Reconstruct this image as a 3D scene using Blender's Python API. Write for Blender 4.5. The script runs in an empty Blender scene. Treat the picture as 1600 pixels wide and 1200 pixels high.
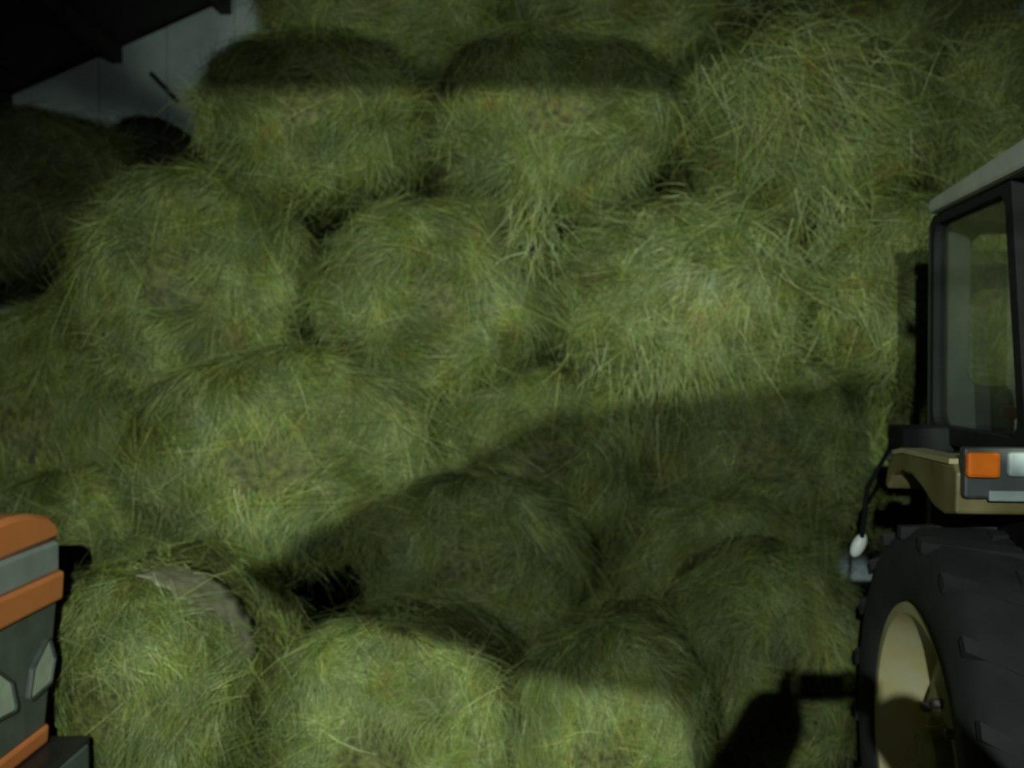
import bpy, bmesh, math, random
import numpy as np
from mathutils import Vector, Matrix

C = bpy.context.scene.collection
PI = math.pi
F = 1569.0          # focal length in pixels of the 1600x1200 frame
CAMH = 1.95
HOR = 575.0         # horizon row

# ------------------------------------------------------------------ camera, world, lights, exposure
cd = bpy.data.cameras.new('camera'); cam = bpy.data.objects.new('camera', cd); C.objects.link(cam)
cam.location = (0, 0, CAMH)
cam.rotation_euler = (PI/2 - math.atan((600-HOR)/F), 0, 0)
cd.sensor_width = 36.0; cd.lens = 36.0*F/1600; cd.clip_start = 0.02; cd.clip_end = 60
cd.dof.use_dof = True; cd.dof.focus_distance = 1.9; cd.dof.aperture_fstop = 3.2
bpy.context.scene.camera = cam

w = bpy.data.worlds.new('world'); bpy.context.scene.world = w; w.use_nodes = True
w.node_tree.nodes['Background'].inputs[0].default_value = (0.50, 0.62, 0.70, 1)
w.node_tree.nodes['Background'].inputs[1].default_value = 0.03

def spot(name, loc, aim, power, size, blend, radius, col):
    d = bpy.data.lights.new(name, 'SPOT'); d.energy = power; d.spot_size = size; d.spot_blend = blend
    d.shadow_soft_size = radius; d.color = col
    o = bpy.data.objects.new(name, d); C.objects.link(o); o.location = loc
    o.rotation_euler = (Vector(aim)-Vector(loc)).to_track_quat('-Z', 'Y').to_euler()
    return o
L1 = Vector((0.04, -1.60, 2.75))      # work lamp close behind the camera
L2 = Vector((-1.22, -4.00, 3.21))     # second lamp further back, its light falls low and to one side
spot('near_work_light', L1, (-0.10, 5.2, 1.48), 1330, math.radians(66), 1.0, 0.006, (0.91, 1.0, 0.81))
spot('far_work_light', L2, (1.2, 4.6, 1.0), 1150, math.radians(58), 1.0, 0.02, (0.90, 1.0, 0.92))

sc = bpy.context.scene
sc.view_settings.view_transform = 'Standard'; sc.view_settings.look = 'None'
sc.view_settings.gamma = 1.0; sc.view_settings.use_curve_mapping = False
sc.view_settings.exposure = 0.0

# ------------------------------------------------------------------ helpers
def P(px, py, d):
    return Vector(((px-800)/F*d, d, CAMH - (py-HOR)/F*d))

def tag(o, label=None, cat=None, group=None, kind=None):
    if label: o['label'] = label
    if cat: o['category'] = cat
    if group: o['group'] = group
    if kind: o['kind'] = kind
    return o

def empty(name, loc=(0, 0, 0), rz=0.0):
    o = bpy.data.objects.new(name, None); C.objects.link(o)
    o.location = loc; o.rotation_euler = (0, 0, rz); o.empty_display_size = 0.1
    return o

def link(name, me, mat=None, parent=None):
    o = bpy.data.objects.new(name, me); C.objects.link(o)
    if mat is not None and len(me.materials) == 0: me.materials.append(mat)
    if parent is not None: o.parent = parent
    return o

def obj(name, bm, mat, parent=None, smooth=None, bevel=0.0):
    bmesh.ops.recalc_face_normals(bm, faces=bm.faces)
    me = bpy.data.meshes.new(name); bm.to_mesh(me); bm.free()
    if smooth is not None:
        me.polygons.foreach_set('use_smooth', [True]*len(me.polygons))
        me.set_sharp_from_angle(angle=math.radians(smooth))
    o = link(name, me, mat, parent)
    if bevel > 0:
        m = o.modifiers.new('bevel', 'BEVEL'); m.width = bevel; m.segments = 2; m.limit_method = 'ANGLE'
        m.angle_limit = math.radians(40)
    return o

def box(bm, x0, x1, y0, y1, z0, z1):
    v = [bm.verts.new((x, y, z)) for z in (z0, z1) for y in (y0, y1) for x in (x0, x1)]
    for f in ((0, 1, 3, 2), (4, 6, 7, 5), (0, 4, 5, 1), (2, 3, 7, 6), (0, 2, 6, 4), (1, 5, 7, 3)):
        bm.faces.new([v[i] for i in f])

def boxbm(*a):
    bm = bmesh.new(); box(bm, *a); return bm

def prism(pts, axis, a, b):
    """extrude a 2-D outline along an axis: 'x' takes (y,z), 'y' takes (x,z), 'z' takes (x,y)"""
    bm = bmesh.new()
    def mk(p, t):
        return {'x': (t, p[0], p[1]), 'y': (p[0], t, p[1]), 'z': (p[0], p[1], t)}[axis]
    A = [bm.verts.new(mk(p, a)) for p in pts]; B = [bm.verts.new(mk(p, b)) for p in pts]
    n = len(pts); bm.faces.new(A); bm.faces.new(B[::-1])
    for i in range(n):
        bm.faces.new((A[i], B[i], B[(i+1) % n], A[(i+1) % n]))
    return bm

def rounded(corners, r, n=6):
    out = []; m = len(corners)
    for i, c in enumerate(corners):
        c = Vector(c); p = (Vector(corners[i-1])-c).normalized(); q = (Vector(corners[(i+1) % m])-c).normalized()
        ang = p.angle(q); dd = r/math.tan(ang/2); ce = c+(p+q).normalized()*r/math.sin(ang/2)
        a = c+p*dd-ce; b = c+q*dd-ce
        for k in range(n):
            t = k/(n-1); v = a.lerp(b, t)
            v = v.normalized()*r if v.length > 1e-9 else v
            out.append(tuple(ce+v))
    return out

def ring(outer, inner, axis, a, b):
    bm = bmesh.new()
    def mk(p, t):
        return {'x': (t, p[0], p[1]), 'y': (p[0], t, p[1])}[axis]
    n = len(outer)
    L = [[bm.verts.new(mk(p, t)) for p in poly] for t in (a, b) for poly in (outer, inner)]
    for i in range(n):
        j = (i+1) % n
        bm.faces.new((L[0][i], L[0][j], L[1][j], L[1][i])); bm.faces.new((L[2][i], L[3][i], L[3][j], L[2][j]))
        bm.faces.new((L[0][i], L[2][i], L[2][j], L[0][j])); bm.faces.new((L[1][i], L[1][j], L[3][j], L[3][i]))
    return bm

def tube(bm, pts, r, n=8):
    pts = [Vector(p) for p in pts]; rings = []
    for i, p in enumerate(pts):
        d = (pts[min(i+1, len(pts)-1)]-pts[max(i-1, 0)]).normalized()
        u = d.cross(Vector((0, 0, 1)) if abs(d.z) < .9 else Vector((1, 0, 0))).normalized(); v = d.cross(u)
        rr = r[i] if isinstance(r, (list, tuple)) else r
        rings.append([bm.verts.new(p+(u*math.cos(2*PI*k/n)+v*math.sin(2*PI*k/n))*rr) for k in range(n)])
    for a, b in zip(rings, rings[1:]):
        for k in range(n):
            bm.faces.new((a[k], a[(k+1) % n], b[(k+1) % n], b[k]))
    bm.faces.new(rings[0][::-1]); bm.faces.new(rings[-1])
    return bm

def tubebm(pts, r, n=8):
    return tube(bmesh.new(), pts, r, n)

def lathe_x(profile, n=48, closed=False):
    """profile: list of (x, radius) turned about the x axis"""
    bm = bmesh.new(); rings = []
    for x, r in profile:
        if r < 1e-6: rings.append([bm.verts.new((x, 0, 0))])
        else: rings.append([bm.verts.new((x, r*math.cos(2*PI*k/n), r*math.sin(2*PI*k/n))) for k in range(n)])
    prs = list(zip(rings, rings[1:]))
    if closed: prs.append((rings[-1], rings[0]))
    for a, b in prs:
        for k in range(n):
            j = (k+1) % n
            if len(a) == 1: bm.faces.new((a[0], b[k], b[j]))
            elif len(b) == 1: bm.faces.new((a[k], a[j], b[0]))
            else: bm.faces.new((a[k], a[j], b[j], b[k]))
    return bm

# ------------------------------------------------------------------ materials
def mat(name, col, rough=0.6, metal=0.0, var=0.12, scale=9.0, bump=0.0, col2=None, spec=0.5, coat=0.0):
    m = bpy.data.materials.new(name); m.use_nodes = True
    nt = m.node_tree; b = nt.nodes['Principled BSDF']
    b.inputs['Roughness'].default_value = rough; b.inputs['Metallic'].default_value = metal
    b.inputs['Specular IOR Level'].default_value = spec; b.inputs['Coat Weight'].default_value = coat
    tc = nt.nodes.new('ShaderNodeTexCoord'); nz = nt.nodes.new('ShaderNodeTexNoise')
    nz.inputs['Scale'].default_value = scale; nz.inputs['Detail'].default_value = 5
    nt.links.new(tc.outputs['Object'], nz.inputs['Vector'])
    rp = nt.nodes.new('ShaderNodeValToRGB'); rp.color_ramp.elements[0].position = .35; rp.color_ramp.elements[1].position = .65
    c2 = col2 if col2 else tuple(min(1, c*(1+var)) for c in col)
    rp.color_ramp.elements[0].color = (*(c*(1-var) for c in col), 1); rp.color_ramp.elements[1].color = (*c2, 1)
    nt.links.new(nz.outputs['Fac'], rp.inputs['Fac']); nt.links.new(rp.outputs['Color'], b.inputs['Base Color'])
    if bump:
        bp = nt.nodes.new('ShaderNodeBump'); bp.inputs['Strength'].default_value = bump; bp.inputs['Distance'].default_value = .02
        nt.links.new(nz.outputs['Fac'], bp.inputs['Height']); nt.links.new(bp.outputs['Normal'], b.inputs['Normal'])
    return m

def hay_material(name, use_tint, tone=1.0):
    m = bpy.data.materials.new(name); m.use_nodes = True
    nt = m.node_tree; b = nt.nodes['Principled BSDF']; N = nt.nodes; LK = nt.links.new
    b.inputs['Roughness'].default_value = .62; b.inputs['Specular IOR Level'].default_value = .35
    tc = N.new('ShaderNodeTexCoord'); oi = N.new('ShaderNodeObjectInfo')
    nz = N.new('ShaderNodeTexNoise'); nz.inputs['Scale'].default_value = 3.2; nz.inputs['Detail'].default_value = 4
    off = N.new('ShaderNodeVectorMath'); off.operation = 'ADD'
    rnd = N.new('ShaderNodeMath'); rnd.operation = 'MULTIPLY'; rnd.inputs[1].default_value = 37.0
    LK(oi.outputs['Random'], rnd.inputs[0]); LK(tc.outputs['Object'], off.inputs[0]); LK(rnd.outputs[0], off.inputs[1])
    LK(off.outputs[0], nz.inputs['Vector'])
    rp = N.new('ShaderNodeValToRGB'); e = rp.color_ramp.elements
    e[0].position = .33; e[0].color = (.62*tone, .66*tone, .50*tone, 1); e[1].position = .66; e[1].color = (1.15*tone, 1.12*tone, 1.0*tone, 1)
    LK(nz.outputs['Fac'], rp.inputs['Fac'])
    n3 = N.new('ShaderNodeTexNoise'); n3.inputs['Scale'].default_value = 5.5; n3.inputs['Detail'].default_value = 3
    of2 = N.new('ShaderNodeVectorMath'); of2.operation = 'ADD'; of2.inputs[1].default_value = (5.3, 1.7, 9.1)
    LK(off.outputs[0], of2.inputs[0]); LK(of2.outputs[0], n3.inputs['Vector'])
    r3 = N.new('ShaderNodeValToRGB'); g = r3.color_ramp.elements
    g[0].position = .30; g[0].color = (1.0, .78, .62, 1); g[1].position = .70; g[1].color = (.96, 1.0, 1.22, 1)
    gm = g.new(.5); gm.color = (1, 1, 1, 1); gd = g.new(.40); gd.color = (.86, .92, .62, 1)
    LK(n3.outputs['Fac'], r3.inputs['Fac'])
    my = N.new('ShaderNodeMix'); my.data_type = 'RGBA'; my.blend_type = 'MULTIPLY'; my.inputs[0].default_value = 1.0
    LK(rp.outputs['Color'], my.inputs[6]); LK(r3.outputs['Color'], my.inputs[7])
    mx = N.new('ShaderNodeMix'); mx.data_type = 'RGBA'; mx.blend_type = 'MULTIPLY'; mx.inputs[0].default_value = 1.0
    LK(my.outputs[2], mx.inputs[6])
    if use_tint:
        at = N.new('ShaderNodeAttribute'); at.attribute_name = 'tint'
        LK(at.outputs['Color'], mx.inputs[7])
    else:
        n2 = N.new('ShaderNodeTexNoise'); n2.inputs['Scale'].default_value = 26; n2.inputs['Detail'].default_value = 6
        LK(off.outputs[0], n2.inputs['Vector'])
        r2 = N.new('ShaderNodeValToRGB'); q = r2.color_ramp.elements
        q[0].position = .35; q[0].color = (.045, .055, .018, 1); q[1].position = .68; q[1].color = (.16, .17, .062, 1)
        LK(n2.outputs['Fac'], r2.inputs['Fac']); LK(r2.outputs['Color'], mx.inputs[7])
        bp = N.new('ShaderNodeBump'); bp.inputs['Strength'].default_value = .8; bp.inputs['Distance'].default_value = .03
        LK(n2.outputs['Fac'], bp.inputs['Height']); LK(bp.outputs['Normal'], b.inputs['Normal'])
    LK(mx.outputs[2], b.inputs['Base Color'])
    return m

M_HAY = hay_material('packed_hay', False)
M_BLADE = hay_material('hay_blades', True)
M_DIMHAY = hay_material('dimmed_packed_hay', False, .40)  # darker copies of the hay, dim shade put into the colour
M_DIMBLADE = hay_material('dimmed_hay_blades', True, .40)
M_SOIL = mat('soil_floor', (.055, .050, .030), .95, 0, .4, 5, .6)
M_ROOF = mat('dark_roof_sheet', (.030, .028, .024), .8, 0, .3, 4)
M_TIMBER = mat('dark_timber', (.045, .036, .026), .85, 0, .35, 7, .3)
M_PANEL = mat('pale_wall_panel', (.60, .75, .82), .8, 0, .30, 1.3)
M_NET = mat('pale_net_wrap', (.19, .19, .125), .6, 0, .15, 14, .4)
M_BLACK = mat('black_frame_paint', (.007, .009, .009), .8, 0, .3, 6, spec=.15)
M_TYRE = mat('tyre_rubber', (.017, .019, .019), .85, 0, .25, 8, .25)
M_CREAM = mat('cream_paint', (.60, .58, .36), .45, 0, .12, 7, col2=(.50, .42, .17))
M_YELLOW = mat('yellowed_fender_paint', (.17, .14, .045), .45, 0, .2, 6, col2=(.25, .22, .10))
M_DISH = mat('worn_wheel_disc', (.28, .23, .09), .6, 0, .3, 12, col2=(.36, .34, .18))
M_ROOFCAB = mat('grey_cab_roof', (.26, .29, .25), .55, 0, .1, 5)
M_AMBER = mat('amber_lens', (.75, .17, .012), .25, 0, .08, 20)
M_GREYLAMP = mat('grey_lamp_lens', (.30, .36, .36), .3, 0, .2, 10)
M_LAMPBOX = mat('dark_grey_plastic', (.05, .06, .06), .5, 0, .2, 10)
M_WHITE = mat('white_plastic', (.72, .76, .72), .4, 0, .05, 10)
M_RED = mat('red_plastic', (.55, .05, .03), .4, 0, .1, 10)
M_SEAT = mat('dark_seat_vinyl', (.03, .035, .035), .6, 0, .2, 12)
M_DASH = mat('teal_grey_console', (.030, .044, .042), .55, 0, .2, 6)
M_ORANGE = mat('orange_bonnet_paint', (.72, .23, .075), .38, 0, .06, 4, coat=.3)
M_GRILL = mat('charcoal_grille', (.10, .125, .12), .5, 0, .15, 8)
M_BAND = mat('grey_trim_band', (.26, .31, .31), .42, 0, .1, 7)
M_LENS = mat('clear_lamp_lens', (.62, .72, .70), .12, .35, .1, 15)
M_BUMPER = mat('black_bumper', (.018, .02, .02), .42, 0, .3, 8)
M_STEEL = mat('bare_steel', (.16, .16, .15), .45, .7, .2, 10)
M_CLOTH = mat('dark_jacket', (.02, .022, .03), .9, 0, .2, 20)
M_JEANS = mat('denim', (.03, .04, .08), .9, 0, .2, 20)
M_SKIN = mat('skin', (.50, .30, .21), .55, 0, .06, 20)
M_HAIR = mat('brown_hair', (.04, .025, .015), .7, 0, .2, 30)

def glass_material(name, film):
    m = bpy.data.materials.new(name); m.use_nodes = True; nt = m.node_tree
    nt.nodes.remove(nt.nodes['Principled BSDF']); out = nt.nodes['Material Output']
    tr = nt.nodes.new('ShaderNodeBsdfTransparent'); tr.inputs[0].default_value = (.985, .995, .99, 1)
    gl = nt.nodes.new('ShaderNodeBsdfGlossy'); gl.inputs['Roughness'].default_value = .08
    lw = nt.nodes.new('ShaderNodeLayerWeight'); lw.inputs[0].default_value = .5   # Schlick reflectance, the same on both faces of the pane
    pw = nt.nodes.new('ShaderNodeMath'); pw.operation = 'POWER'; pw.inputs[1].default_value = 5
    fr = nt.nodes.new('ShaderNodeMath'); fr.operation = 'MULTIPLY_ADD'; fr.inputs[1].default_value = .9; fr.inputs[2].default_value = .03
    nt.links.new(lw.outputs['Facing'], pw.inputs[0]); nt.links.new(pw.outputs[0], fr.inputs[0])
    df = nt.nodes.new('ShaderNodeBsdfDiffuse'); df.inputs[0].default_value = (.30, .36, .34, 1)
    tc = nt.nodes.new('ShaderNodeTexCoord'); nz = nt.nodes.new('ShaderNodeTexNoise'); nz.inputs['Scale'].default_value = 3
    nt.links.new(tc.outputs['Object'], nz.inputs['Vector'])
    ml = nt.nodes.new('ShaderNodeMath'); ml.operation = 'MULTIPLY'; ml.inputs[1].default_value = film
    nt.links.new(nz.outputs['Fac'], ml.inputs[0])
    m1 = nt.nodes.new('ShaderNodeMixShader'); m2 = nt.nodes.new('ShaderNodeMixShader')
    nt.links.new(ml.outputs[0], m1.inputs[0]); nt.links.new(tr.outputs[0], m1.inputs[1]); nt.links.new(df.outputs[0], m1.inputs[2])
    nt.links.new(fr.outputs[0], m2.inputs[0]); nt.links.new(m1.outputs[0], m2.inputs[1]); nt.links.new(gl.outputs[0], m2.inputs[2])
    nt.links.new(m2.outputs[0], out.inputs[0])
    return m
M_GLASS = glass_material('cab_glass', .05)
M_HAZED = glass_material('hazed_windscreen_glass', .16)  # pale film mixed in to put brightness into the pane

# ------------------------------------------------------------------ setting
fl = obj('floor', boxbm(-6, 7, -7, 11, -.2, 0), M_SOIL); tag(fl, kind='structure')

def roof_z(x): return 5.27 + .44*(x+2.70)
rf = empty('ceiling'); tag(rf, kind='structure')
sheets = []
x = -5.4; i = 0
while x < 7.0:                                        # corrugated sheets laid up the slope, each with its own lap
    x2 = x+1.02
    bm = prism([(x, roof_z(x)+.02), (x2, roof_z(x2)-.01), (x2, roof_z(x2)+.02), (x, roof_z(x)+.05)], 'y', -2.2, 9.4)
    s = obj('roof_sheet', bm, M_ROOF, rf); x = x2-.02
for k, xr in enumerate((-4.6, -3.6, -2.6, -1.6, -.6, .4, 1.4, 2.4, 3.4, 4.4)):
    bm = bmesh.new()
    box(bm, xr-.05, xr+.05, -2.2, 9.2, roof_z(xr)-.15, roof_z(xr)-.01)
    obj('purlin', bm, M_TIMBER, rf)
for yr in (-1.9,):
    a, b = -4.9, 6.4
    bm = prism([(a, roof_z(a)-.33), (b, roof_z(b)-.33), (b, roof_z(b)-.15), (a, roof_z(a)-.15)], 'y', yr, yr+.1)
    obj('rafter', bm, M_TIMBER, rf)

wb = empty('wall_back'); tag(wb, kind='structure')
x = -5.0; k = 0
random.seed(4)
while x < 6.6:                                        # upright pale boards with open joints
    wd = .62; x2 = x+wd-.010; zt0 = roof_z(x)-.02; zt1 = roof_z(x2)-.02
    dy = random.uniform(-.012, .012)
    obj('wall_board', prism([(x, 0), (x2, 0), (x2, zt1), (x, zt0)], 'y', 9.2+dy, 9.25+dy), M_PANEL, wb)
    x += wd
obj('wall_backing', boxbm(-5.0, 6.7, 9.27, 9.33, 0, 9), M_TIMBER, wb)
br = bmesh.new(); tube(br, [(-3.27, 9.13, 4.62), (-3.03, 9.13, 4.37)], .022, 6); obj('brace', br, M_TIMBER, wb)

wl = empty('wall_left'); tag(wl, kind='structure')
y = -2.0
while y < 9.2:
    dx = random.uniform(-.01, .01)
    obj('wall_board', boxbm(-5.12+dx, -5.08+dx, y, y+.285, 0, roof_z(-5.1)-.02), M_TIMBER, wl); y += .3
wr = empty('wall_right'); tag(wr, kind='structure')
y = -2.0
while y < 9.2:
    dx = random.uniform(-.01, .01)
    obj('wall_board', boxbm(6.60+dx, 6.64+dx, y, y+.285, 0, 9.0), M_TIMBER, wr); y += .3

# ------------------------------------------------------------------ hay
rng = np.random.default_rng(11)
class Noise:
    """sum of random plane waves, smooth 3-D noise of about unit size"""
    def __init__(s, seed, wavelength, n=18):
        r = np.random.default_rng(seed)
        d = r.normal(size=(n, 3)); d /= np.linalg.norm(d, axis=1)[:, None]
        s.k = d*(2*np.pi/(wavelength*r.uniform(.7, 1.5, n)))[:, None]; s.p = r.uniform(0, 6.28, n); s.n = n
    def __call__(s, x):
        return np.sin(x @ s.k.T + s.p).sum(-1)/math.sqrt(s.n/2)

RX, RZ, LY = .65, .54, 1.2
class Bale:
    def __init__(s, seed):
        s.n1 = Noise(seed, .75); s.n2 = Noise(seed+1, .27); s.n3 = Noise(seed+2, .10); s.flow = Noise(seed+3, .42); s.col = Noise(seed+4, .35)
        s.rag = Noise(seed+5, .5)
    def pos(s, t, ph):
        e = .30
        c = np.abs(np.cos(t))**e; sn = np.sign(np.sin(t))*np.abs(np.sin(t))**e
        sq = 1.0
        x = RX*c*np.cos(ph); z = RZ*c*np.sin(ph)
        p = np.stack([x, LY/2*sn*(1+.10*(1-c**2)), z], -1)
        d = 1+.022*s.n1(p)+.020*s.n2(p)+.008*s.n3(p)
        return p*d[..., None]
    def normal(s, t, ph):
        h = 3e-3
        a = s.pos(t+h, ph)-s.pos(t-h, ph); b = s.pos(t, ph+h)-s.pos(t, ph-h)
        n = np.cross(b, a); n /= np.linalg.norm(n, axis=1)[:, None]+1e-12
        p = s.pos(t, ph); n *= np.sign((n*p).sum(1))[:, None]
        return n

def ribbons(p0, d0, nrm, L, wid, lift, droop, curl, col, K=4):
    """thin bent hay blades as one mesh; every array has one row per blade"""
    n = len(p0); r = np.random.default_rng(n)
    pts = np.zeros((n, K, 3)); pts[:, 0] = p0; d = d0.copy()
    side0 = np.cross(d0, nrm); side0 /= np.linalg.norm(side0, axis=1)[:, None]+1e-9
    for k in range(1, K):
        d = d + side0*curl[:, None]/K + nrm*(lift*(1-2.0*k/K))[:, None] - np.array([0, 0, 1.0])*(droop*k/K)[:, None]
        d /= np.linalg.norm(d, axis=1)[:, None]
        pts[:, k] = pts[:, k-1]+d*(L/(K-1))[:, None]
    tw = r.uniform(-.9, .9, n)
    side = side0*np.cos(tw)[:, None]+nrm*np.sin(tw)[:, None]
    wk = np.linspace(1, .35, K)
    v = np.zeros((n, K, 2, 3))
    for k in range(K):
        v[:, k, 0] = pts[:, k]-side*(wid*wk[k]/2)[:, None]; v[:, k, 1] = pts[:, k]+side*(wid*wk[k]/2)[:, None]
    base = (np.arange(n)*K*2)[:, None]
    f = np.stack([np.concatenate([base+2*k, base+2*k+1, base+2*k+3, base+2*k+2], 1) for k in range(K-1)], 1).reshape(-1, 4)
    return v.reshape(-1, 3), f, np.repeat(col, K*2, axis=0)

def blade_mesh(name, v, f, c):
    me = bpy.data.meshes.new(name)
    me.vertices.add(len(v)); me.vertices.foreach_set('co', v.astype(np.float32).ravel())
    me.loops.add(f.size); me.loops.foreach_set('vertex_index', f.astype(np.int32).ravel())
    me.polygons.add(len(f)); me.polygons.foreach_set('loop_start', np.arange(0, f.size, 4, dtype=np.int32))
    me.update(calc_edges=True)
    a = me.attributes.new('tint', 'FLOAT_COLOR', 'POINT')
    a.data.foreach_set('color', np.concatenate([c, np.ones((len(c), 1))], 1).astype(np.float32).ravel())
    me.materials.append(M_BLADE)
    return me

PAL = np.array([[.140, .195, .062], [.200, .250, .090], [.28, .31, .130], [.100, .155, .048], [.175, .165, .070], [.37, .43, .245]])
def blade_colours(r, n, fld, bias=None):
    w = np.array([.28, .30, .15, .17, .07, .03]) if bias is None else bias
    c = PAL[r.choice(len(PAL), n, p=w)]
    return c*(1+.28*fld[:, None])*r.uniform(.75, 1.25, (n, 1))

def make_variant(seed):
    B = Bale(seed); r = np.random.default_rng(seed)
    nt_, np_ = 46, 60                                 # body
    tt = np.arcsin(np.clip(np.linspace(-1, 1, nt_), -1, 1))
    tt[1:-1] = np.linspace(-1.52, 1.52, nt_-2)
    ph = np.linspace(0, 2*np.pi, np_, endpoint=False)
    T, PH = np.meshgrid(tt, ph, indexing='ij')
    V = B.pos(T.ravel(), PH.ravel())*.985
    faces = []
    for i in range(nt_-1):
        for j in range(np_):
            a, b = i*np_+j, i*np_+(j+1) % np_
            faces.append((a, b, b+np_, a+np_))
    body = bpy.data.meshes.new('hay_bale'); body.from_pydata(V.tolist(), [], faces); body.update()
    bm = bmesh.new(); bm.from_mesh(body); bmesh.ops.remove_doubles(bm, verts=bm.verts, dist=1e-5)
    bmesh.ops.recalc_face_normals(bm, faces=bm.faces); bm.to_mesh(body); bm.free()
    body.polygons.foreach_set('use_smooth', [True]*len(body.polygons)); body.materials.append(M_HAY)
    # blades: uniform over the surface by rejection, front face and its rim most of all
    n = 80000
    t = r.uniform(-1.56, 1.56, n); q = r.uniform(0, 2*np.pi, n); h = 2e-3
    area = np.linalg.norm(np.cross((B.pos(t+h, q)-B.pos(t-h, q)), (B.pos(t, q+h)-B.pos(t, q-h))), axis=1)
    p = B.pos(t, q); wgt = np.where(p[:, 1] < -.15, 1.0, np.where(p[:, 1] < .2, .5, .22))
    pr = area*wgt; idx = r.choice(n, 21000, p=pr/pr.sum(), replace=False)
    t, q = t[idx], q[idx]; p = B.pos(t, q); nr = B.normal(t, q); n = len(p)
    ydir = np.array([0, 1.0, 0])
    tang = np.cross(np.broadcast_to(ydir, nr.shape), p*np.array([1, .0, 1.0])); tang -= nr*(tang*nr).sum(1)[:, None]
    tang /= np.linalg.norm(tang, axis=1)[:, None]+1e-6
    down = np.array([0, 0, -1.0])-nr*(-nr[:, 2])[:, None]; down /= np.linalg.norm(down, axis=1)[:, None]+1e-6
    fl_ = B.flow(p)
    # in patches the strands follow the roll, in others they hang straight down
    mixd = np.clip(.62+.65*B.rag(p), 0, 1)[:, None]
    d = tang*(1-mixd)*np.sign(r.uniform(-1, 1, n))[:, None]+down*mixd*1.3
    d /= np.linalg.norm(d, axis=1)[:, None]+1e-6
    ang = .85*fl_+r.normal(0, .38, n)
    b = np.cross(nr, d); d = d*np.cos(ang)[:, None]+b*np.sin(ang)[:, None]
    L = r.uniform(.08, .25, n)*(1+.8*(r.random(n) < .08)); wid = r.uniform(.0020, .0046, n)
    lift = r.uniform(.02, .35, n); droop = r.uniform(.0, .22, n)+.45*(r.random(n) < .10); curl = r.normal(0, .5, n)
    col = blade_colours(r, n, np.clip(B.col(p), -1.6, 1.6)*.7)
    v, f, c = ribbons(p+nr*r.uniform(-.012, .016, n)[:, None], d, nr, L, wid, lift, droop, curl, col)
    return body, blade_mesh('loose_hay', v, f, c)

VAR = [make_variant(100+17*k) for k in range(7)]

def bale(px, py, rx, ry, d, var, yaw=0., roll=0., length=1.2, label='', group=None, pitch=0.):
    """a round bale whose near end is centred on a point of the photograph at distance d"""
    c = P(px, py, d); X = .96*rx/F*d; Z = .96*ry/F*d
    o = link('hay_bale', VAR[var][0])
    o.rotation_euler = (pitch, roll, yaw); o.scale = (X/RX, length/LY, Z/RZ)
    off = Matrix.Rotation(yaw, 3, 'Z') @ Vector((0, length*.5, 0))
    o.location = c+off
    tag(o, label, 'hay bale', group)
    h = link('loose_hay', VAR[var][1], None, o); tag(h, kind='stuff')
    return o
R = math.radians
TOP, MID, LOW, FLOOR = 'bales in the top row', 'bales in the middle row', 'bales in the third row down', 'bales at the foot of the stack'
# behind the top row
bale(600, -25, 205, 150, 6.35, 3, R(3), .05, label='hay bale behind the top row, showing above the shaded first and second bales', group='bales behind the top row')
bale(1010, -60, 200, 150, 6.35, 1, R(-4), 0, label='hay bale behind the top row, over the dark notch beside the yellowish bale', group='bales behind the top row')
bale(1425, -75, 205, 160, 6.35, 5, R(2), 0, label='hay bale behind the top row, above the grey tractor cab roof', group='bales behind the top row')
# top row
bale(475, 162, 192, 144, 5.30, 0, R(-2), .06, label='top-row hay bale next to the pale wall boards, its upper half in shade', group=TOP)
bale(868, 168, 196, 150, 5.32, 2, R(3), -.04, label='second top-row hay bale from the pale wall, with dark shaded top', group=TOP)
bale(1270, 172, 204, 160, 5.26, 4, R(-3), .05, label='shaggy yellowish top-row hay bale, third from the pale wall', group=TOP)
bale(1672, 160, 200, 156, 5.40, 6, R(2), 0, label='top-row hay bale above the tractor cab, cut off by the picture edge', group=TOP)
# second row
bale(277, 437, 190, 190, 5.24, 5, R(4), -.05, label='hay bale under the first top-row bale, its edge against the dark gap', group=MID)
bale(672, 458, 198, 158, 5.20, 1, R(-2), .05, label='middle-row hay bale with small dark gaps at both upper corners', group=MID)
bale(1082, 455, 214, 162, 5.14, 3, R(3), .03, label='brightest hay bale in the middle row, with pale tufts fanning out', group=MID)
bale(1488, 455, 200, 172, 4.88, 0, R(-2), 0, label='middle-row hay bale half hidden by the tractor cab pillar', group=MID)
# bales lying apart, their shade painted into the hay colour
dimmed = bale(-25, 290, 212, 128, 6.75, 2, R(8), -.22, label='hay bale with dim shade painted in, under the roof slope, apart from the stack', group=None)
dark = bale(215, 268, 95, 92, 7.7, 4, R(-6), 0, length=1.0, label='bale painted black for shade, between the dim painted bale and the stack')
M_VDARK = hay_material('shade_painted_hay', False, .05); M_VBLADE = hay_material('shade_painted_blades', True, .05)  # near-black hay colour stands in for deep shade
for o_, m_ in ((dark, M_VDARK), (dark.children[0], M_VBLADE), (dimmed, M_DIMHAY), (dimmed.children[0], M_DIMBLADE)):
    o_.material_slots[0].link = 'OBJECT'; o_.material_slots[0].material = m_
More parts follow.
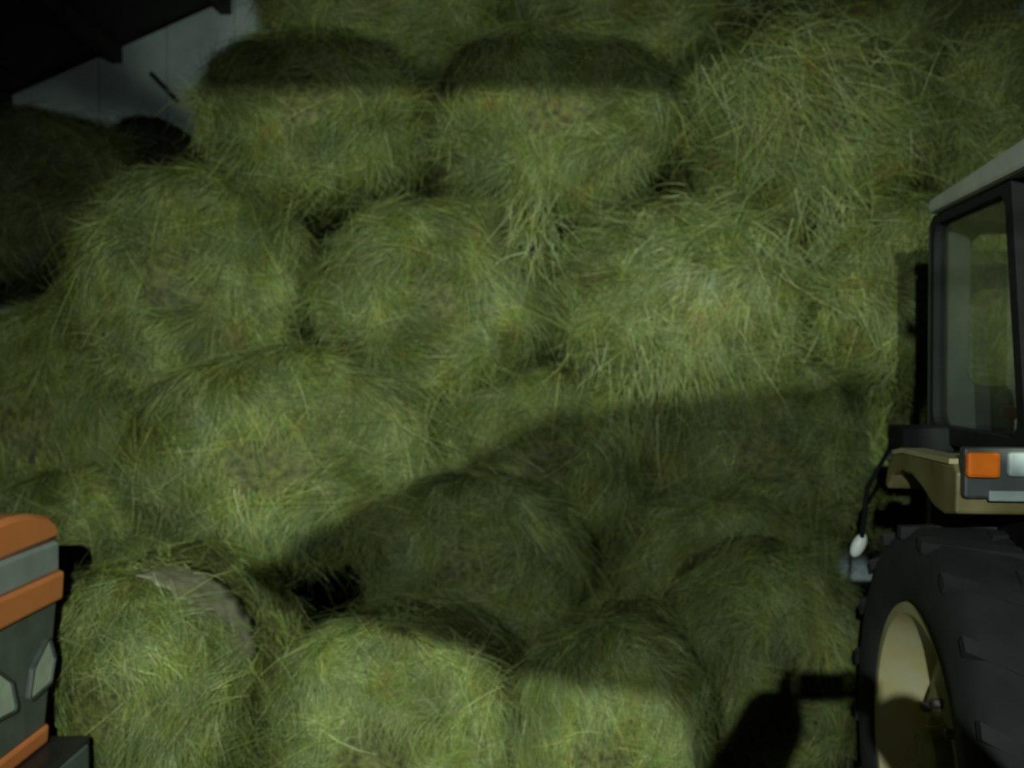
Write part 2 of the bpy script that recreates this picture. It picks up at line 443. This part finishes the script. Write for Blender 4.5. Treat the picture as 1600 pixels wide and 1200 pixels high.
# third row
bale(50, 655, 163, 190, 5.95, 6, R(-3), .04, label='hay bale between two dark upright gaps, above the orange bonnet', group=LOW)
bale(428, 715, 255, 178, 5.06, 2, R(2), 0, label='wide flattened hay bale, well lit, above the dark rectangular hole', group=LOW)
bale(850, 712, 190, 145, 5.30, 0, R(4), .02, label='hay bale crossed by the slanting shadow edge, in the third row', group=LOW)
bale(1200, 705, 200, 150, 5.22, 5, R(-3), 0, label='shaded hay bale straight below the brightest bale', group=LOW)
bale(1530, 720, 196, 165, 5.45, 1, R(2), 0, label='hay bale half hidden behind the tractor fender', group=LOW)
# foot of the stack
bale(735, 885, 180, 148, 4.84, 3, R(-4), .08, length=.7, label='rounded hay bale in deep shade, resting behind two lit floor bales', group=FLOOR)
bale(95, 880, 160, 150, 5.30, 3, R(0), 0, length=1.0, label='hay bale low in the corner behind the orange bonnet', group=FLOOR)
bale(265, 950, 140, 150, 5.22, 1, R(3), 0, label='hay bale behind the net-edged floor bale', group=FLOOR)
bale(1150, 925, 180, 150, 5.0, 6, R(5), 0, length=.8, label='shaded hay bale between the shaded round bale and the big wheel', group=FLOOR)
bale(930, 1020, 175, 150, 5.35, 4, R(0), 0, length=1.0, label='hay bale low at the back, under the shaded bales', group=FLOOR)
k1 = bale(150, 1100, 200, 205, 3.94, 0, R(-10), .0, length=1.0, label='hay bale with a pale net-wrapped edge, beside the orange bonnet', group=FLOOR)
bale(592, 1172, 206, 196, 4.06, 4, R(-8), .05, length=.72, label='brightly lit floor bale in front of the dark rectangular hole', group=FLOOR)
bale(945, 1172, 165, 190, 4.00, 2, R(-14), -.04, length=.80, label='olive floor bale with a straight upright edge, in front of the shaded bales', group=FLOOR)
bale(1222, 1050, 172, 190, 4.45, 1, R(4), .0, length=.9, label='dim floor bale against the big wheel, with the black shadow of raised arms', group=FLOOR)

# net wrap round the side of the net-edged bale
bm = bmesh.new()
n = 40; rings = []
for yy, sc_ in ((-.45, .99), (-.42, 1.0), (-.3, 1.008), (-.15, 1.012), (-.05, 1.008)):
    rings.append([bm.verts.new((RX*sc_*math.cos(R(12+66*k/n)), yy+.02*math.sin(k*.9), RZ*sc_*math.sin(R(12+66*k/n)))) for k in range(n+1)])
for a, b in zip(rings, rings[1:]):
    for k in range(n): bm.faces.new((a[k], a[k+1], b[k+1], b[k]))
nw = obj('net_wrap', bm, M_NET, k1, smooth=60); nw['label'] = 'pale net wrap round the bale edge'
tx = bpy.data.textures.new('net_lumps', 'CLOUDS'); tx.noise_scale = .18
m = nw.modifiers.new('lumps', 'DISPLACE'); m.texture = tx; m.strength = .05
m = nw.modifiers.new('thick', 'SOLIDIFY'); m.thickness = .006

# loose tufts and litter
def tuft(name, label, centre, nrm, main, spread, n, Lr, seed, rad, bias, droop=.25):
    r = np.random.default_rng(seed)
    main = np.array(main, float); main /= np.linalg.norm(main); nrm = np.array(nrm, float); nrm /= np.linalg.norm(nrm)
    b = np.cross(nrm, main)
    off = r.normal(0, 1, (n, 2))*np.array(rad)
    p = off[:, :1]*main+off[:, 1:]*b+nrm*r.uniform(-.05, .04, (n, 1))
    a = r.normal(0, spread, n)+off[:, 1]/max(rad[1], 1e-3)*spread*.6
    d = np.cos(a)[:, None]*main+np.sin(a)[:, None]*b
    L = r.uniform(*Lr, n); col = blade_colours(r, n, r.normal(0, .3, n), bias)
    v, f, c = ribbons(p, d, np.broadcast_to(nrm, p.shape).copy(), L, r.uniform(.002, .0046, n), r.uniform(.05, .5, n), r.uniform(0, droop*2, n), r.normal(0, .4, n), col)
    o = link(name, blade_mesh(name, v, f, c)); o.location = centre
    tag(o, label, 'hay', kind='stuff')
    return o
PALEB = np.array([.08, .16, .22, .06, .03, .45]); MIDB = np.array([.2, .26, .24, .1, .05, .15])
tuft('loose_hay', 'pale hay fanning out of the brightest middle-row bale', P(1105, 425, 5.08), (0, -1, .15), (-.62, 0, -.78), .60, 1200, (.10, .34), 5, (.15, .15), PALEB)
tuft('loose_hay', 'pale hay drooping below the brightest middle-row bale', P(1040, 560, 5.05), (0, -1, .2), (.15, 0, -1), .30, 260, (.10, .45), 6, (.12, .20), MIDB, .4)
tuft('loose_hay', 'tuft of hay hanging beside the tractor cab pillar', P(1325, 380, 5.1), (0, -1, .1), (.35, 0, -.93), .60, 450, (.10, .34), 7, (.18, .12), MIDB)
tuft('loose_hay', 'tuft of dry hay hanging between two middle-row bales', P(838, 350, 5.08), (0, -1, .1), (-.05, 0, -1), .5, 200, (.08, .26), 8, (.10, .06), MIDB)
tuft('loose_hay', 'shaggy hay combed across the yellowish top-row bale', P(1230, 110, 5.10), (0, -1, .1), (.75, 0, -.65), .8, 900, (.10, .36), 9, (.25, .2), np.array([.2, .3, .2, .1, .15, .05]))

def litter(name, label, x0, x1, y0, y1, zf, n, seed):
    r = np.random.default_rng(seed)
    p = np.stack([r.uniform(x0, x1, n), r.uniform(y0, y1, n), np.zeros(n)], 1); p[:, 2] = zf(p[:, 0], p[:, 1])+r.uniform(0, .05, n)
    a = r.uniform(0, 6.28, n); d = np.stack([np.cos(a), np.sin(a), r.normal(.1, .2, n)], 1)
    up = np.broadcast_to(np.array([0, 0, 1.0]), p.shape).copy()
    v, f, c = ribbons(p, d, up, r.uniform(.12, .3, n), r.uniform(.0022, .005, n), r.uniform(0, .4, n), r.uniform(0, .4, n), r.normal(0, .7, n), blade_colours(r, n, r.normal(0, .3, n)))
    o = link(name, blade_mesh(name, v, f, c)); tag(o, label, 'hay', kind='stuff'); return o
litter('loose_hay', 'loose hay heaped on the floor in front of the bales', -1.9, .75, 3.1, 5.2, lambda x, y: .12+.20*np.clip((y-3.2)/1.2, 0, 1)*np.exp(-((x+.9)/.8)**2)+.10*np.sin(3*x)*np.sin(2.3*y), 9000, 21)

# ------------------------------------------------------------------ wheels
def wheel(parent, name, x_out, side, cy, Rt, wt, Rr, lugs=20, rim_mat=M_CREAM, loc_z=None, ax=0):
    """tyre with its outer wall at local x_out; side -1 means the outer face looks to -x"""
    s = -side                                          # direction from outer face to inner
    zc = Rt if loc_z is None else loc_z
    def T(bm):
        bmesh.ops.translate(bm, verts=bm.verts, vec=(x_out, cy, zc)); return bm
    wv = lambda a: s*a
    prof = [(wv(.05), Rr*.985), (wv(.0), Rr+.03), (wv(-.008), Rr+(Rt-Rr)*.45), (wv(.012), Rt-.075), (wv(.05), Rt-.035), (wv(wt*.5), Rt-.022),
            (wv(wt-.05), Rt-.035), (wv(wt-.012), Rt-.075), (wv(wt+.008), Rr+(Rt-Rr)*.45), (wv(wt), Rr+.03), (wv(wt-.05), Rr*.985)]
    t = obj(name, T(lathe_x(prof, 64, True)), M_TYRE, parent, smooth=50)
    prof = [(wv(.045), Rr+.012), (wv(.02), Rr+.004), (wv(.02), Rr-.03), (wv(.06), Rr-.045), (wv(.15), Rr-.085), (wv(.20), Rr-.10), (wv(.20), Rr-.13), (wv(.26), Rr-.12), (wv(.30), Rr)]
    obj('rim', T(lathe_x(prof, 56)), rim_mat, t, smooth=50)
    prof = [(wv(.175), Rr-.10), (wv(.165), Rr-.15), (wv(.11), Rr*.45), (wv(.10), Rr*.30), (wv(.13), Rr*.27), (wv(.13), 0)]
    obj('wheel_disc', T(lathe_x(prof, 48)), M_DISH, t, smooth=40)
    obj('hub', T(lathe_x([(wv(.125), .10), (wv(.06), .095), (wv(.045), .07), (wv(.045), 0)], 24)), M_DISH, t, smooth=40)
    bolt = None
    for k in range(8):
        a = 2*PI*k/8
        if bolt is None:
            bm = lathe_x([(wv(.125), .016), (wv(.08), .016), (wv(.075), .010), (wv(.075), 0)], 6); me = bpy.data.meshes.new('bolt'); bm.to_mesh(me); bm.free(); me.materials.append(M_STEEL); bolt = me
        o = link('bolt', bolt, None, t); o.location = (x_out, cy+Rr*.36*math.cos(a), zc+Rr*.36*math.sin(a))
    # chevron lugs, alternating halves
    meshes = []
    for half in (0, 1):
        bm = bmesh.new(); hw = .022; h0, h1 = Rt-.05, Rt-.008
        c = [(.0 if half == 0 else wt, .10), (wt*.56 if half == 0 else wt*.44, -.03)]
        vs = []
        for (xx, yy), hh in zip(c, (h1-.035, h1)):
            for sg in (-1, 1):
                for r0 in (h0-.03, hh): vs.append(bm.verts.new((s*xx, yy+sg*hw, r0)))
        A = vs
        for q in ((0, 1, 3, 2), (4, 6, 7, 5), (0, 4, 5, 1), (2, 3, 7, 6), (0, 2, 6, 4), (1, 5, 7, 3)): bm.faces.new([A[i] for i in q])
        bmesh.ops.recalc_face_normals(bm, faces=bm.faces)
        me = bpy.data.meshes.new('lug'); bm.to_mesh(me); bm.free(); me.materials.append(M_TYRE); meshes.append(me)
    for k in range(lugs*2):
        o = link('lug', meshes[k % 2], None, t); o.location = (x_out, cy, zc); o.rotation_euler = (2*PI*k/(lugs*2), 0, 0)
    return t

# ------------------------------------------------------------------ tractor beside the stack
YAW = R(6)
fdir = Vector((math.sin(YAW), math.cos(YAW), 0)); rdir = Vector((math.cos(YAW), -math.sin(YAW), 0))
org = fdir*3.23+rdir*1.90
tr = empty('tractor', org, -YAW)
tag(tr, 'dark-cabbed tractor with cream wheel rims and an amber fender lamp, nose to the bales', 'tractor')
wheel(tr, 'rear_wheel', -1.0, -1, 0, .75, .44, .47, 20, loc_z=.735)
wheel(tr, 'rear_wheel', 1.0, 1, 0, .75, .44, .47, 20, loc_z=.735)
wheel(tr, 'front_wheel', -.60, -1, 1.55, .44, .24, .25, 16, loc_z=.43)
wheel(tr, 'front_wheel', .60, 1, 1.55, .44, .24, .25, 16, loc_z=.43)
obj('rear_axle', tubebm([(-.8, 0, .735), (.8, 0, .735)], .11, 16), M_BLACK, tr, smooth=40)
obj('front_axle', tubebm([(-.55, 1.55, .43), (.55, 1.55, .43)], .07, 12), M_BLACK, tr, smooth=40)
obj('gearbox', boxbm(-.26, .26, -.45, 1.0, .45, 1.05), M_BLACK, tr, bevel=.04)
obj('engine', boxbm(-.24, .24, 1.0, 1.9, .45, 1.0), M_BLACK, tr, bevel=.03)
obj('bonnet', prism(rounded([(-.31, .95), (.31, .95), (.27, 1.45), (-.27, 1.45)], .07), 'y', .95, 1.95), M_YELLOW, tr, smooth=40)
obj('bonnet_grille', boxbm(-.24, .24, 1.945, 1.975, 1.0, 1.38), M_BLACK, tr, bevel=.01)
# fenders
prof = [(-.44, 1.560), (-.34, 1.545), (-.24, 1.556), (-.14, 1.595), (-.03, 1.622), (.10, 1.622), (.18, 1.598), (.245, 1.545), (.275, 1.555), (.235, 1.630), (.16, 1.668), (.06, 1.682), (-.42, 1.690), (-.445, 1.67)]
for sg in (-1, 1):
    fd = obj('fender', prism(prof, 'x', sg*1.0, sg*.60), M_YELLOW, tr, bevel=.008)
    obj('fender_edge', prism([(-.40, 1.690), (.06, 1.682), (.16, 1.668), (.17, 1.680), (.07, 1.696), (-.40, 1.704)], 'x', sg*1.005, sg*.93), M_CREAM, fd)
    lh = obj('lamp_housing', boxbm(*sorted((sg*.99, sg*.70)), -.475, -.43, 1.605, 1.74), M_LAMPBOX, tr, bevel=.008)
    a = obj('indicator_lens', boxbm(*sorted((sg*.990, sg*.905)), -.500, -.470, 1.662, 1.730), M_AMBER, lh, bevel=.01); a['label'] = 'amber indicator lens'
    b_ = obj('tail_lens', boxbm(*sorted((sg*.885, sg*.815)), -.492, -.470, 1.665, 1.730), M_GREYLAMP, lh, bevel=.01); b_['label'] = 'pale grey lens'
    obj('reflector', boxbm(*sorted((sg*.93, sg*.82)), -.486, -.472, 1.600, 1.628), M_GREYLAMP, lh, bevel=.004)
obj('corner_box', boxbm(-.92, -.74, .36, .56, 1.655, 1.745), M_BLACK, tr, bevel=.012)
mk = obj('marker_stalk', tubebm([(-.90, .55, 1.68), (-.965, .66, 1.5), (-.975, .70, 1.30)], .010, 8), M_BLACK, tr)
bm = bmesh.new(); bmesh.ops.create_uvsphere(bm, u_segments=16, v_segments=10, radius=1)
bmesh.ops.scale(bm, verts=bm.verts, vec=(.026, .02, .050)); bmesh.ops.rotate(bm, verts=bm.verts, matrix=Matrix.Rotation(R(25), 3, 'Y')); bmesh.ops.translate(bm, verts=bm.verts, vec=(-.985, .705, 1.275))
o = obj('marker_lens', bm, M_WHITE, mk, smooth=60); o['label'] = 'small white oval marker lens'

# cab
obj('cab_floor', boxbm(-.74, .74, -.30, .62, 1.02, 1.10), M_BLACK, tr)
for sg in (-1, 1):
    obj('cab_lower_panel', boxbm(*sorted((sg*.75, sg*.71)), -.30, .60, 1.10, 1.70), M_BLACK, tr)
    so = [(-.30, 1.685), (.575, 1.685), (.575, 2.50), (-.17, 2.50)]
    si = [(-.235, 1.748), (.540, 1.748), (.540, 2.465), (-.115, 2.465)]
    fr = obj('side_frame', ring(rounded(so, .02), rounded(si, .055), 'x', sg*.765, sg*.715), M_BLACK, tr, bevel=.004)
    obj('side_glass', prism(rounded(si, .05), 'x', sg*.744, sg*.738), M_GLASS, fr)
wo = [(-.76, 1.10), (.76, 1.10), (.76, 2.50), (-.76, 2.50)]; wi = [(-.635, 1.885), (.635, 1.885), (.610, 2.44), (-.622, 2.44)]
fr = obj('windscreen_frame', ring(rounded(wo, .03), rounded(wi, .06), 'y', .575, .625), M_DASH, tr, bevel=.006)
obj('windscreen', prism(rounded(wi, .06), 'y', .597, .603), M_HAZED, fr)
wo = [(-.74, 1.70), (.74, 1.70), (.74, 2.50), (-.74, 2.50)]; wi = [(-.69, 1.75), (.69, 1.75), (.69, 2.46), (-.69, 2.46)]
fr = obj('rear_window_frame', ring(rounded(wo, .03), rounded(wi, .06), 'y', -.30, -.26), M_BLACK, tr)
obj('rear_window', prism(rounded(wi, .06), 'y', -.283, -.277), M_GLASS, fr)
obj('cab_rear_panel', boxbm(-.74, .74, -.30, -.26, 1.10, 1.70), M_BLACK, tr)
obj('cab_roof', prism(rounded([(-.55, 2.50), (.53, 2.50), (.51, 2.552), (-.53, 2.592)], .02), 'x', -.795, .795), M_ROOFCAB, tr, bevel=.015)
obj('headliner', boxbm(-.70, .70, -.25, .50, 2.47, 2.505), M_SEAT, tr)
obj('console', prism([(.40, 1.10), (.57, 1.10), (.57, 1.86), (.50, 1.88), (.40, 1.82)], 'x', -.55, .55), M_DASH, tr, bevel=.02)
obj('side_console', boxbm(-.70, -.45, -.30, .40, 1.10, 1.735), M_DASH, tr, bevel=.03)
o = obj('lever_knob', lathe_x([(-.03, 0), (-.026, .018), (0, .028), (.026, .018), (.03, 0)], 14), M_RED, tr, smooth=60); o.location = (-.60, .27, 1.80); o['label'] = 'red lever knob'
obj('lever', tubebm([(-.60, .27, 1.72), (-.60, .27, 1.785)], .008, 8), M_STEEL, tr)
st = obj('seat', boxbm(-.20, .30, -.12, .30, 1.45, 1.57), M_SEAT, tr, bevel=.05)
obj('seat_back', prism([(-.16, 1.55), (-.05, 1.55), (-.13, 2.05), (-.22, 2.05)], 'x', -.15, .28), M_SEAT, st, bevel=.04)
obj('seat_base', boxbm(-.15, .25, -.1, .2, 1.10, 1.46), M_BLACK, st)
bm = bmesh.new()
pts = [Vector((.19*math.cos(2*PI*k/24), .19*math.sin(2*PI*k/24)*.5, .19*math.sin(2*PI*k/24)*.87)) for k in range(25)]
tube(bm, pts, .013, 8); tube(bm, [(-.18, 0, 0), (.18, 0, 0)], .010, 6); tube(bm, [(0, 0, 0), (0, .12, -.12)], .02, 8)
o = obj('steering_wheel', bm, M_BLACK, tr, smooth=60); o.location = (.05, .33, 1.86)

# ------------------------------------------------------------------ orange tractor, nose poking in
XF = -1.70
ot = empty('tractor', (XF-1.0, 3.447, 0)); tag(ot, 'orange and charcoal tractor nose with pale headlamps, beside the net-edged bale', 'tractor')
# local frame: +x is forward, face at x = 1.0; y grows away from the camera
def hw(z): return .24+(.365-.24)*min(1, max(0, (z-.60)/.55))
def slab(name, z0, z1, m, x0=.0, x1=1.0, grow=0.0, par=ot, bev=.012):
    bm = bmesh.new(); vs = []
    for z in (z0, z1):
        h = hw(z)+grow
        for (xx, yy) in ((x0, -h), (x1-.05, -h), (x1, -h+.06), (x1, h-.06), (x1-.05, h), (x0, h)): vs.append(bm.verts.new((xx, yy, z)))
    bm.faces.new(vs[:6][::-1]); bm.faces.new(vs[6:])
    for k in range(6): bm.faces.new((vs[k], vs[(k+1) % 6], vs[6+(k+1) % 6], vs[6+k]))
    return obj(name, bm, m, par, bevel=bev)
bn = obj('bonnet', prism([(-.34, 1.30), (.34, 1.30), (.355, 1.34), (.33, 1.375), (.26, 1.408), (.12, 1.432), (0, 1.438), (-.12, 1.432), (-.26, 1.408), (-.33, 1.375), (-.355, 1.34)], 'x', -.60, .985), M_ORANGE, ot, smooth=50, bevel=.02)
slab('trim_band', 1.188, 1.302, M_BAND, -.6, 1.0, 0.0); slab('orange_stripe', 1.085, 1.188, M_ORANGE, -.6, 1.018, .012)
gp = slab('grille_panel', .645, 1.085, M_GRILL, -.6, 1.0)
slab('lower_stripe', .585, .648, M_ORANGE, -.6, 1.010, .012)
slab('lower_panel', .35, .585, M_BUMPER, -.6, .98, -.02)
for sg in (-1, 1):
    c = [(sg*.045, .785), (sg*.205, .800), (sg*.240, .880), (sg*.195, .970), (sg*.080, .890)]
    if sg < 0: c = c[::-1]
    hl = obj('headlamp', prism(rounded(c, .015, 4), 'x', .985, 1.012), M_LENS, gp, bevel=.004)
    hl['label'] = 'pale headlamp lens'
    cen = (sum(p[0] for p in c)/5, sum(p[1] for p in c)/5)
    oc = [(cen[0]+(p[0]-cen[0])*1.10, cen[1]+(p[1]-cen[1])*1.08) for p in c]
    obj('headlamp_bezel', ring(rounded(oc, .018, 4), rounded(c, .015, 4), 'x', .985, 1.018), M_LAMPBOX, gp)
obj('bumper', boxbm(.86, 1.125, -.36, .285, .30, .580), M_BUMPER, ot, bevel=.012)
obj('bumper_plate', boxbm(1.123, 1.137, -.30, .24, .34, .560), M_GRILL, ot, bevel=.004)
obj('front_axle', tubebm([(.35, -.62, .40), (.35, .62, .40)], .06, 10), M_BLACK, ot)
wg = empty('front_wheel'); wg.parent = ot; wg.rotation_euler = (0, 0, PI/2); wg.location = (.35, 0, 0)
# (wheels turn about y here; their holder carries them as sub-parts)
for sg in (-1, 1):
    bm = lathe_x([(-.11, .22), (-.12, .30), (-.10, .40), (0, .415), (.10, .40), (.12, .30), (.11, .22)], 40, True)
    bmesh.ops.translate(bm, verts=bm.verts, vec=(sg*.64, 0, .41)); obj('tyre', bm, M_TYRE, wg, smooth=50)
    bm = lathe_x([(-.09, .225), (-.05, .19), (-.03, .10), (.03, .10), (.05, .19), (.09, .225)], 32)
    bmesh.ops.translate(bm, verts=bm.verts, vec=(sg*.64, 0, .41)); obj('rim', bm, M_ORANGE, wg, smooth=50)
obj('chassis', boxbm(-1.6, .86, -.2, .2, .35, .85), M_BLACK, ot, bevel=.03)
wg2 = empty('rear_wheel'); wg2.parent = ot; wg2.rotation_euler = (0, 0, PI/2); wg2.location = (-1.35, 0, 0)
for sg in (-1, 1):
    bm = lathe_x([(-.17, .32), (-.19, .42), (-.16, .58), (0, .60), (.16, .58), (.19, .42), (.17, .32)], 40, True)
    bmesh.ops.translate(bm, verts=bm.verts, vec=(sg*.62, 0, .595)); obj('tyre', bm, M_TYRE, wg2, smooth=50)
    bm = lathe_x([(-.15, .325), (-.05, .27), (-.03, .12), (.03, .12), (.05, .27), (.15, .325)], 32)
    bmesh.ops.translate(bm, verts=bm.verts, vec=(sg*.62, 0, .595)); obj('rim', bm, M_ORANGE, wg2, smooth=50)
sb = obj('seat', boxbm(-1.5, -1.1, -.22, .22, .95, 1.05), M_SEAT, ot, bevel=.04)
obj('seat_back', prism([(-1.56, 1.03), (-1.46, 1.03), (-1.54, 1.40), (-1.62, 1.40)], 'y', -.2, .2), M_SEAT, sb, bevel=.03)
obj('dash_column', boxbm(-.78, -.58, -.15, .15, .85, 1.30), M_GRILL, ot, bevel=.03)

# ------------------------------------------------------------------ the photographer and the lamps behind the camera
def person():
    root = empty('person', (0.03, -.55, 0)); tag(root, 'person in a dark jacket holding a small camera up with both raised hands', 'person')
    V = [(0, 0, .96), (0, .01, 1.15), (0, .03, 1.36), (0, .02, 1.47), (0, .04, 1.54), (0, .07, 1.66), (0, .065, 1.76)]
    Rr = [.155, .135, .155, .10, .060, .095, .080]
    E = [(0, 1), (1, 2), (2, 3), (3, 4), (4, 5), (5, 6)]
    def add(p, r, par):
        V.append(p); Rr.append(r); E.append((par, len(V)-1)); return len(V)-1
    for sg, el, wrs in ((-1, (-.31, .27, 1.735), (-.118, .470, 1.950)), (1, (.20, .24, 1.745), (.060, .470, 1.945))):
        sh = add((sg*.19, .02, 1.43), .075, 2); e = add(el, .080, sh); wq = add(wrs, .066, e)
        hp = add((sg*.10, .0, .90), .105, 0); kn = add((sg*.11, .03, .50), .065, hp); an = add((sg*.115, -.02, .09), .046, kn); add((sg*.125, .15, .045), .042, an)
    me = bpy.data.meshes.new('body'); me.from_pydata(V, E, []); me.update()
    o = link('body', me, M_CLOTH, root)
    m = o.modifiers.new('skin', 'SKIN'); m.use_smooth_shade = True
    for i, s in enumerate(me.skin_vertices[0].data): s.radius = (Rr[i], Rr[i]*(.78 if i in (0, 1, 2) else 1.0)); s.use_root = (i == 0)
    m = o.modifiers.new('sub', 'SUBSURF'); m.levels = 2; m.render_levels = 2
    # head skin cap, hair, face
    bm = bmesh.new(); bmesh.ops.create_uvsphere(bm, u_segments=24, v_segments=16, radius=1)
    bmesh.ops.scale(bm, verts=bm.verts, vec=(.086, .104, .125)); bmesh.ops.translate(bm, verts=bm.verts, vec=(0, .075, 1.70))
    hd = obj('head', bm, M_SKIN, root, smooth=80)
    bm = bmesh.new(); bmesh.ops.create_cone(bm, segments=10, radius1=.020, radius2=.008, depth=.05, cap_ends=True)
    bmesh.ops.rotate(bm, verts=bm.verts, matrix=Matrix.Rotation(R(-25), 3, 'X')); bmesh.ops.translate(bm, verts=bm.verts, vec=(0, .180, 1.70)); obj('nose', bm, M_SKIN, hd, smooth=60)
    for sg in (-1, 1):
        bm = bmesh.new(); bmesh.ops.create_uvsphere(bm, u_segments=10, v_segments=8, radius=.012); bmesh.ops.translate(bm, verts=bm.verts, vec=(sg*.032, .165, 1.725)); obj('eye', bm, M_WHITE, hd)
        bm = bmesh.new(); bmesh.ops.create_uvsphere(bm, u_segments=10, v_segments=8, radius=1); bmesh.ops.scale(bm, verts=bm.verts, vec=(.012, .022, .034)); bmesh.ops.translate(bm, verts=bm.verts, vec=(sg*.088, .07, 1.70)); obj('ear', bm, M_SKIN, hd, smooth=80)
    obj('mouth', boxbm(-.024, .024, .158, .168, 1.640, 1.650), M_RED, hd, bevel=.004)
    bm = bmesh.new(); bmesh.ops.create_uvsphere(bm, u_segments=20, v_segments=12, radius=1); bmesh.ops.scale(bm, verts=bm.verts, vec=(.095, .108, .10)); bmesh.ops.translate(bm, verts=bm.verts, vec=(0, .055, 1.755)); obj('hair', bm, M_HAIR, root, smooth=80)
    # hands: palm and five fingers closing on the camera body
    for sg, wx in ((-1, -.120), (1, .060)):
        V = [(wx, .472, 1.940), (-.03+sg*.066, .498, 1.948)]; Rh = [.032, .034]; E = [(0, 1)]
        def f(chain, rads, par=1):
            for p, r in zip(chain, rads): V.append(p); Rh.append(r); E.append((par, len(V)-1)); par = len(V)-1
        cx = -.03; ex = cx+sg*.058
        for k, z in enumerate((1.975, 1.957, 1.940, 1.925)):
            f([(ex+sg*.016, .512, z), (ex+sg*.012, .532, z), (ex-sg*(.012-.003*k), .540, z)], [.0095, .0085, .0075])
        f([(ex+sg*.01, .49, 1.918), (ex-sg*.014, .502, 1.915)], [.011, .009])
        me = bpy.data.meshes.new('hand'); me.from_pydata(V, E, []); me.update(); h = link('hand', me, M_SKIN, root)
        m = h.modifiers.new('skin', 'SKIN'); m.use_smooth_shade = True
        for i, s in enumerate(me.skin_vertices[0].data): s.radius = (Rh[i], Rh[i]); s.use_root = (i == 0)
        m = h.modifiers.new('sub', 'SUBSURF'); m.levels = 1; m.render_levels = 1
    return root
person()
ph_ = empty('compact_camera', (0, -.028, CAMH)); tag(ph_, 'small compact camera held between two raised hands', 'camera')
obj('camera_body', boxbm(-.050, .050, -.012, .010, -.030, .030), M_LAMPBOX, ph_, bevel=.005)
bm = bmesh.new(); bmesh.ops.create_cone(bm, segments=24, radius1=.022, radius2=.020, depth=.012, cap_ends=True); bmesh.ops.rotate(bm, verts=bm.verts, matrix=Matrix.Rotation(-PI/2, 3, 'X')); bmesh.ops.translate(bm, verts=bm.verts, vec=(0, .015, 0)); obj('lens_barrel', bm, M_STEEL, ph_, smooth=40)

# lamp poles, and an unseen plate added and cut to cast the slanting shadow
def lamp_pole(loc, aim, label, back):
    """a work lamp on a post; its lens sits just behind the light it gives"""
    loc = Vector(loc); d = (Vector(aim)-loc).normalized(); base = loc-d*back
    t = empty('work_lamp', (base.x, base.y-.16, 0)); tag(t, label, 'lamp', 'work lamps on posts')
    obj('post', tubebm([(0, 0, 0), (0, 0, base.z+.1)], .04, 12), M_STEEL, t, smooth=40)
    obj('foot_plate', boxbm(-.2, .2, -.2, .2, 0, .02), M_STEEL, t)
    bm = boxbm(-.09, .09, -.05, .03, -.07, .07)
    q = d.to_track_quat('Y', 'Z').to_matrix().to_4x4(); bmesh.ops.transform(bm, verts=bm.verts, matrix=Matrix.Translation((0, .16, base.z)) @ q); obj('lamp_head', bm, M_BLACK, t)
    return t
lamp_pole(L1, (-.45, 5.2, 1.75), 'work lamp on a steel post close behind the photographer', .10)
lamp_pole(L2, (1.3, 4.6, 1.2), 'work lamp on a steel post far behind the photographer', .10)

def toward(px, py, d, yy, L=L1):
    p = P(px, py, d); t = (yy-L.y)/(p.y-L.y); return L+(p-L)*t
yc = -.90
cut = [(392, 905, 5.05), (470, 852, 5.1), (735, 722, 5.15), (862, 652, 5.2), (1080, 632, 5.2), (1345, 600, 5.2), (1352, 695, 5.3), (1440, 745, 3.6), (1640, 800, 2.9), (1640, 1260, 2.9), (1085, 1260, 4.2), (1072, 1120, 4.05), (1030, 1075, 4.0), (900, 1068, 4.3), (720, 1015, 4.9), (560, 975, 4.9), (420, 925, 5.0)]
pl = [toward(*c, yc) for c in cut]
ld = empty('shadow_blocker', (.62, yc, 0)); tag(ld, 'unseen added bucket raised on a steel arm behind the photographer', 'blocker')
obj('blocker_plate', prism([(p.x-.62, p.z) for p in pl], 'y', -.015, .015), M_STEEL, ld)
obj('arm', tubebm([(pl[9].x-.62-.01, .02, pl[9].z+.06), (.02, .02, pl[9].z-.16), (.30, -.05, 1.4), (.38, -.10, .03)], .025, 8), M_STEEL, ld)
obj('foot_plate', boxbm(.2, .56, -.3, .1, 0, .03), M_STEEL, ld)
a0 = toward(318, 102, 5.3, yc); a1 = toward(1062, 102, 5.3, yc)  # added bar, sized to throw a dark band over the top row
h_ = (toward(600, 58, 5.3, yc).z-toward(600, 145, 5.3, yc).z)/2
gb = empty('bar_caster', (L1.x, L1.y-.1, 0)); tag(gb, 'steel guard bar on two rods, added unseen to shade the top row', 'caster')
obj('caster_bar', boxbm(a0.x-L1.x, a1.x-L1.x, yc-L1.y+.09, yc-L1.y+.11, a0.z-h_, a0.z+h_), M_STEEL, gb)
bm = bmesh.new()
for p in (a0, a1):
    tube(bm, [(p.x-L1.x, yc-L1.y+.1, p.z), ((p.x-L1.x)*.12, .1, 2.75+(p.z-2.75)*.12+.0)], .004, 6)
obj('caster_rods', bm, M_STEEL, gb)
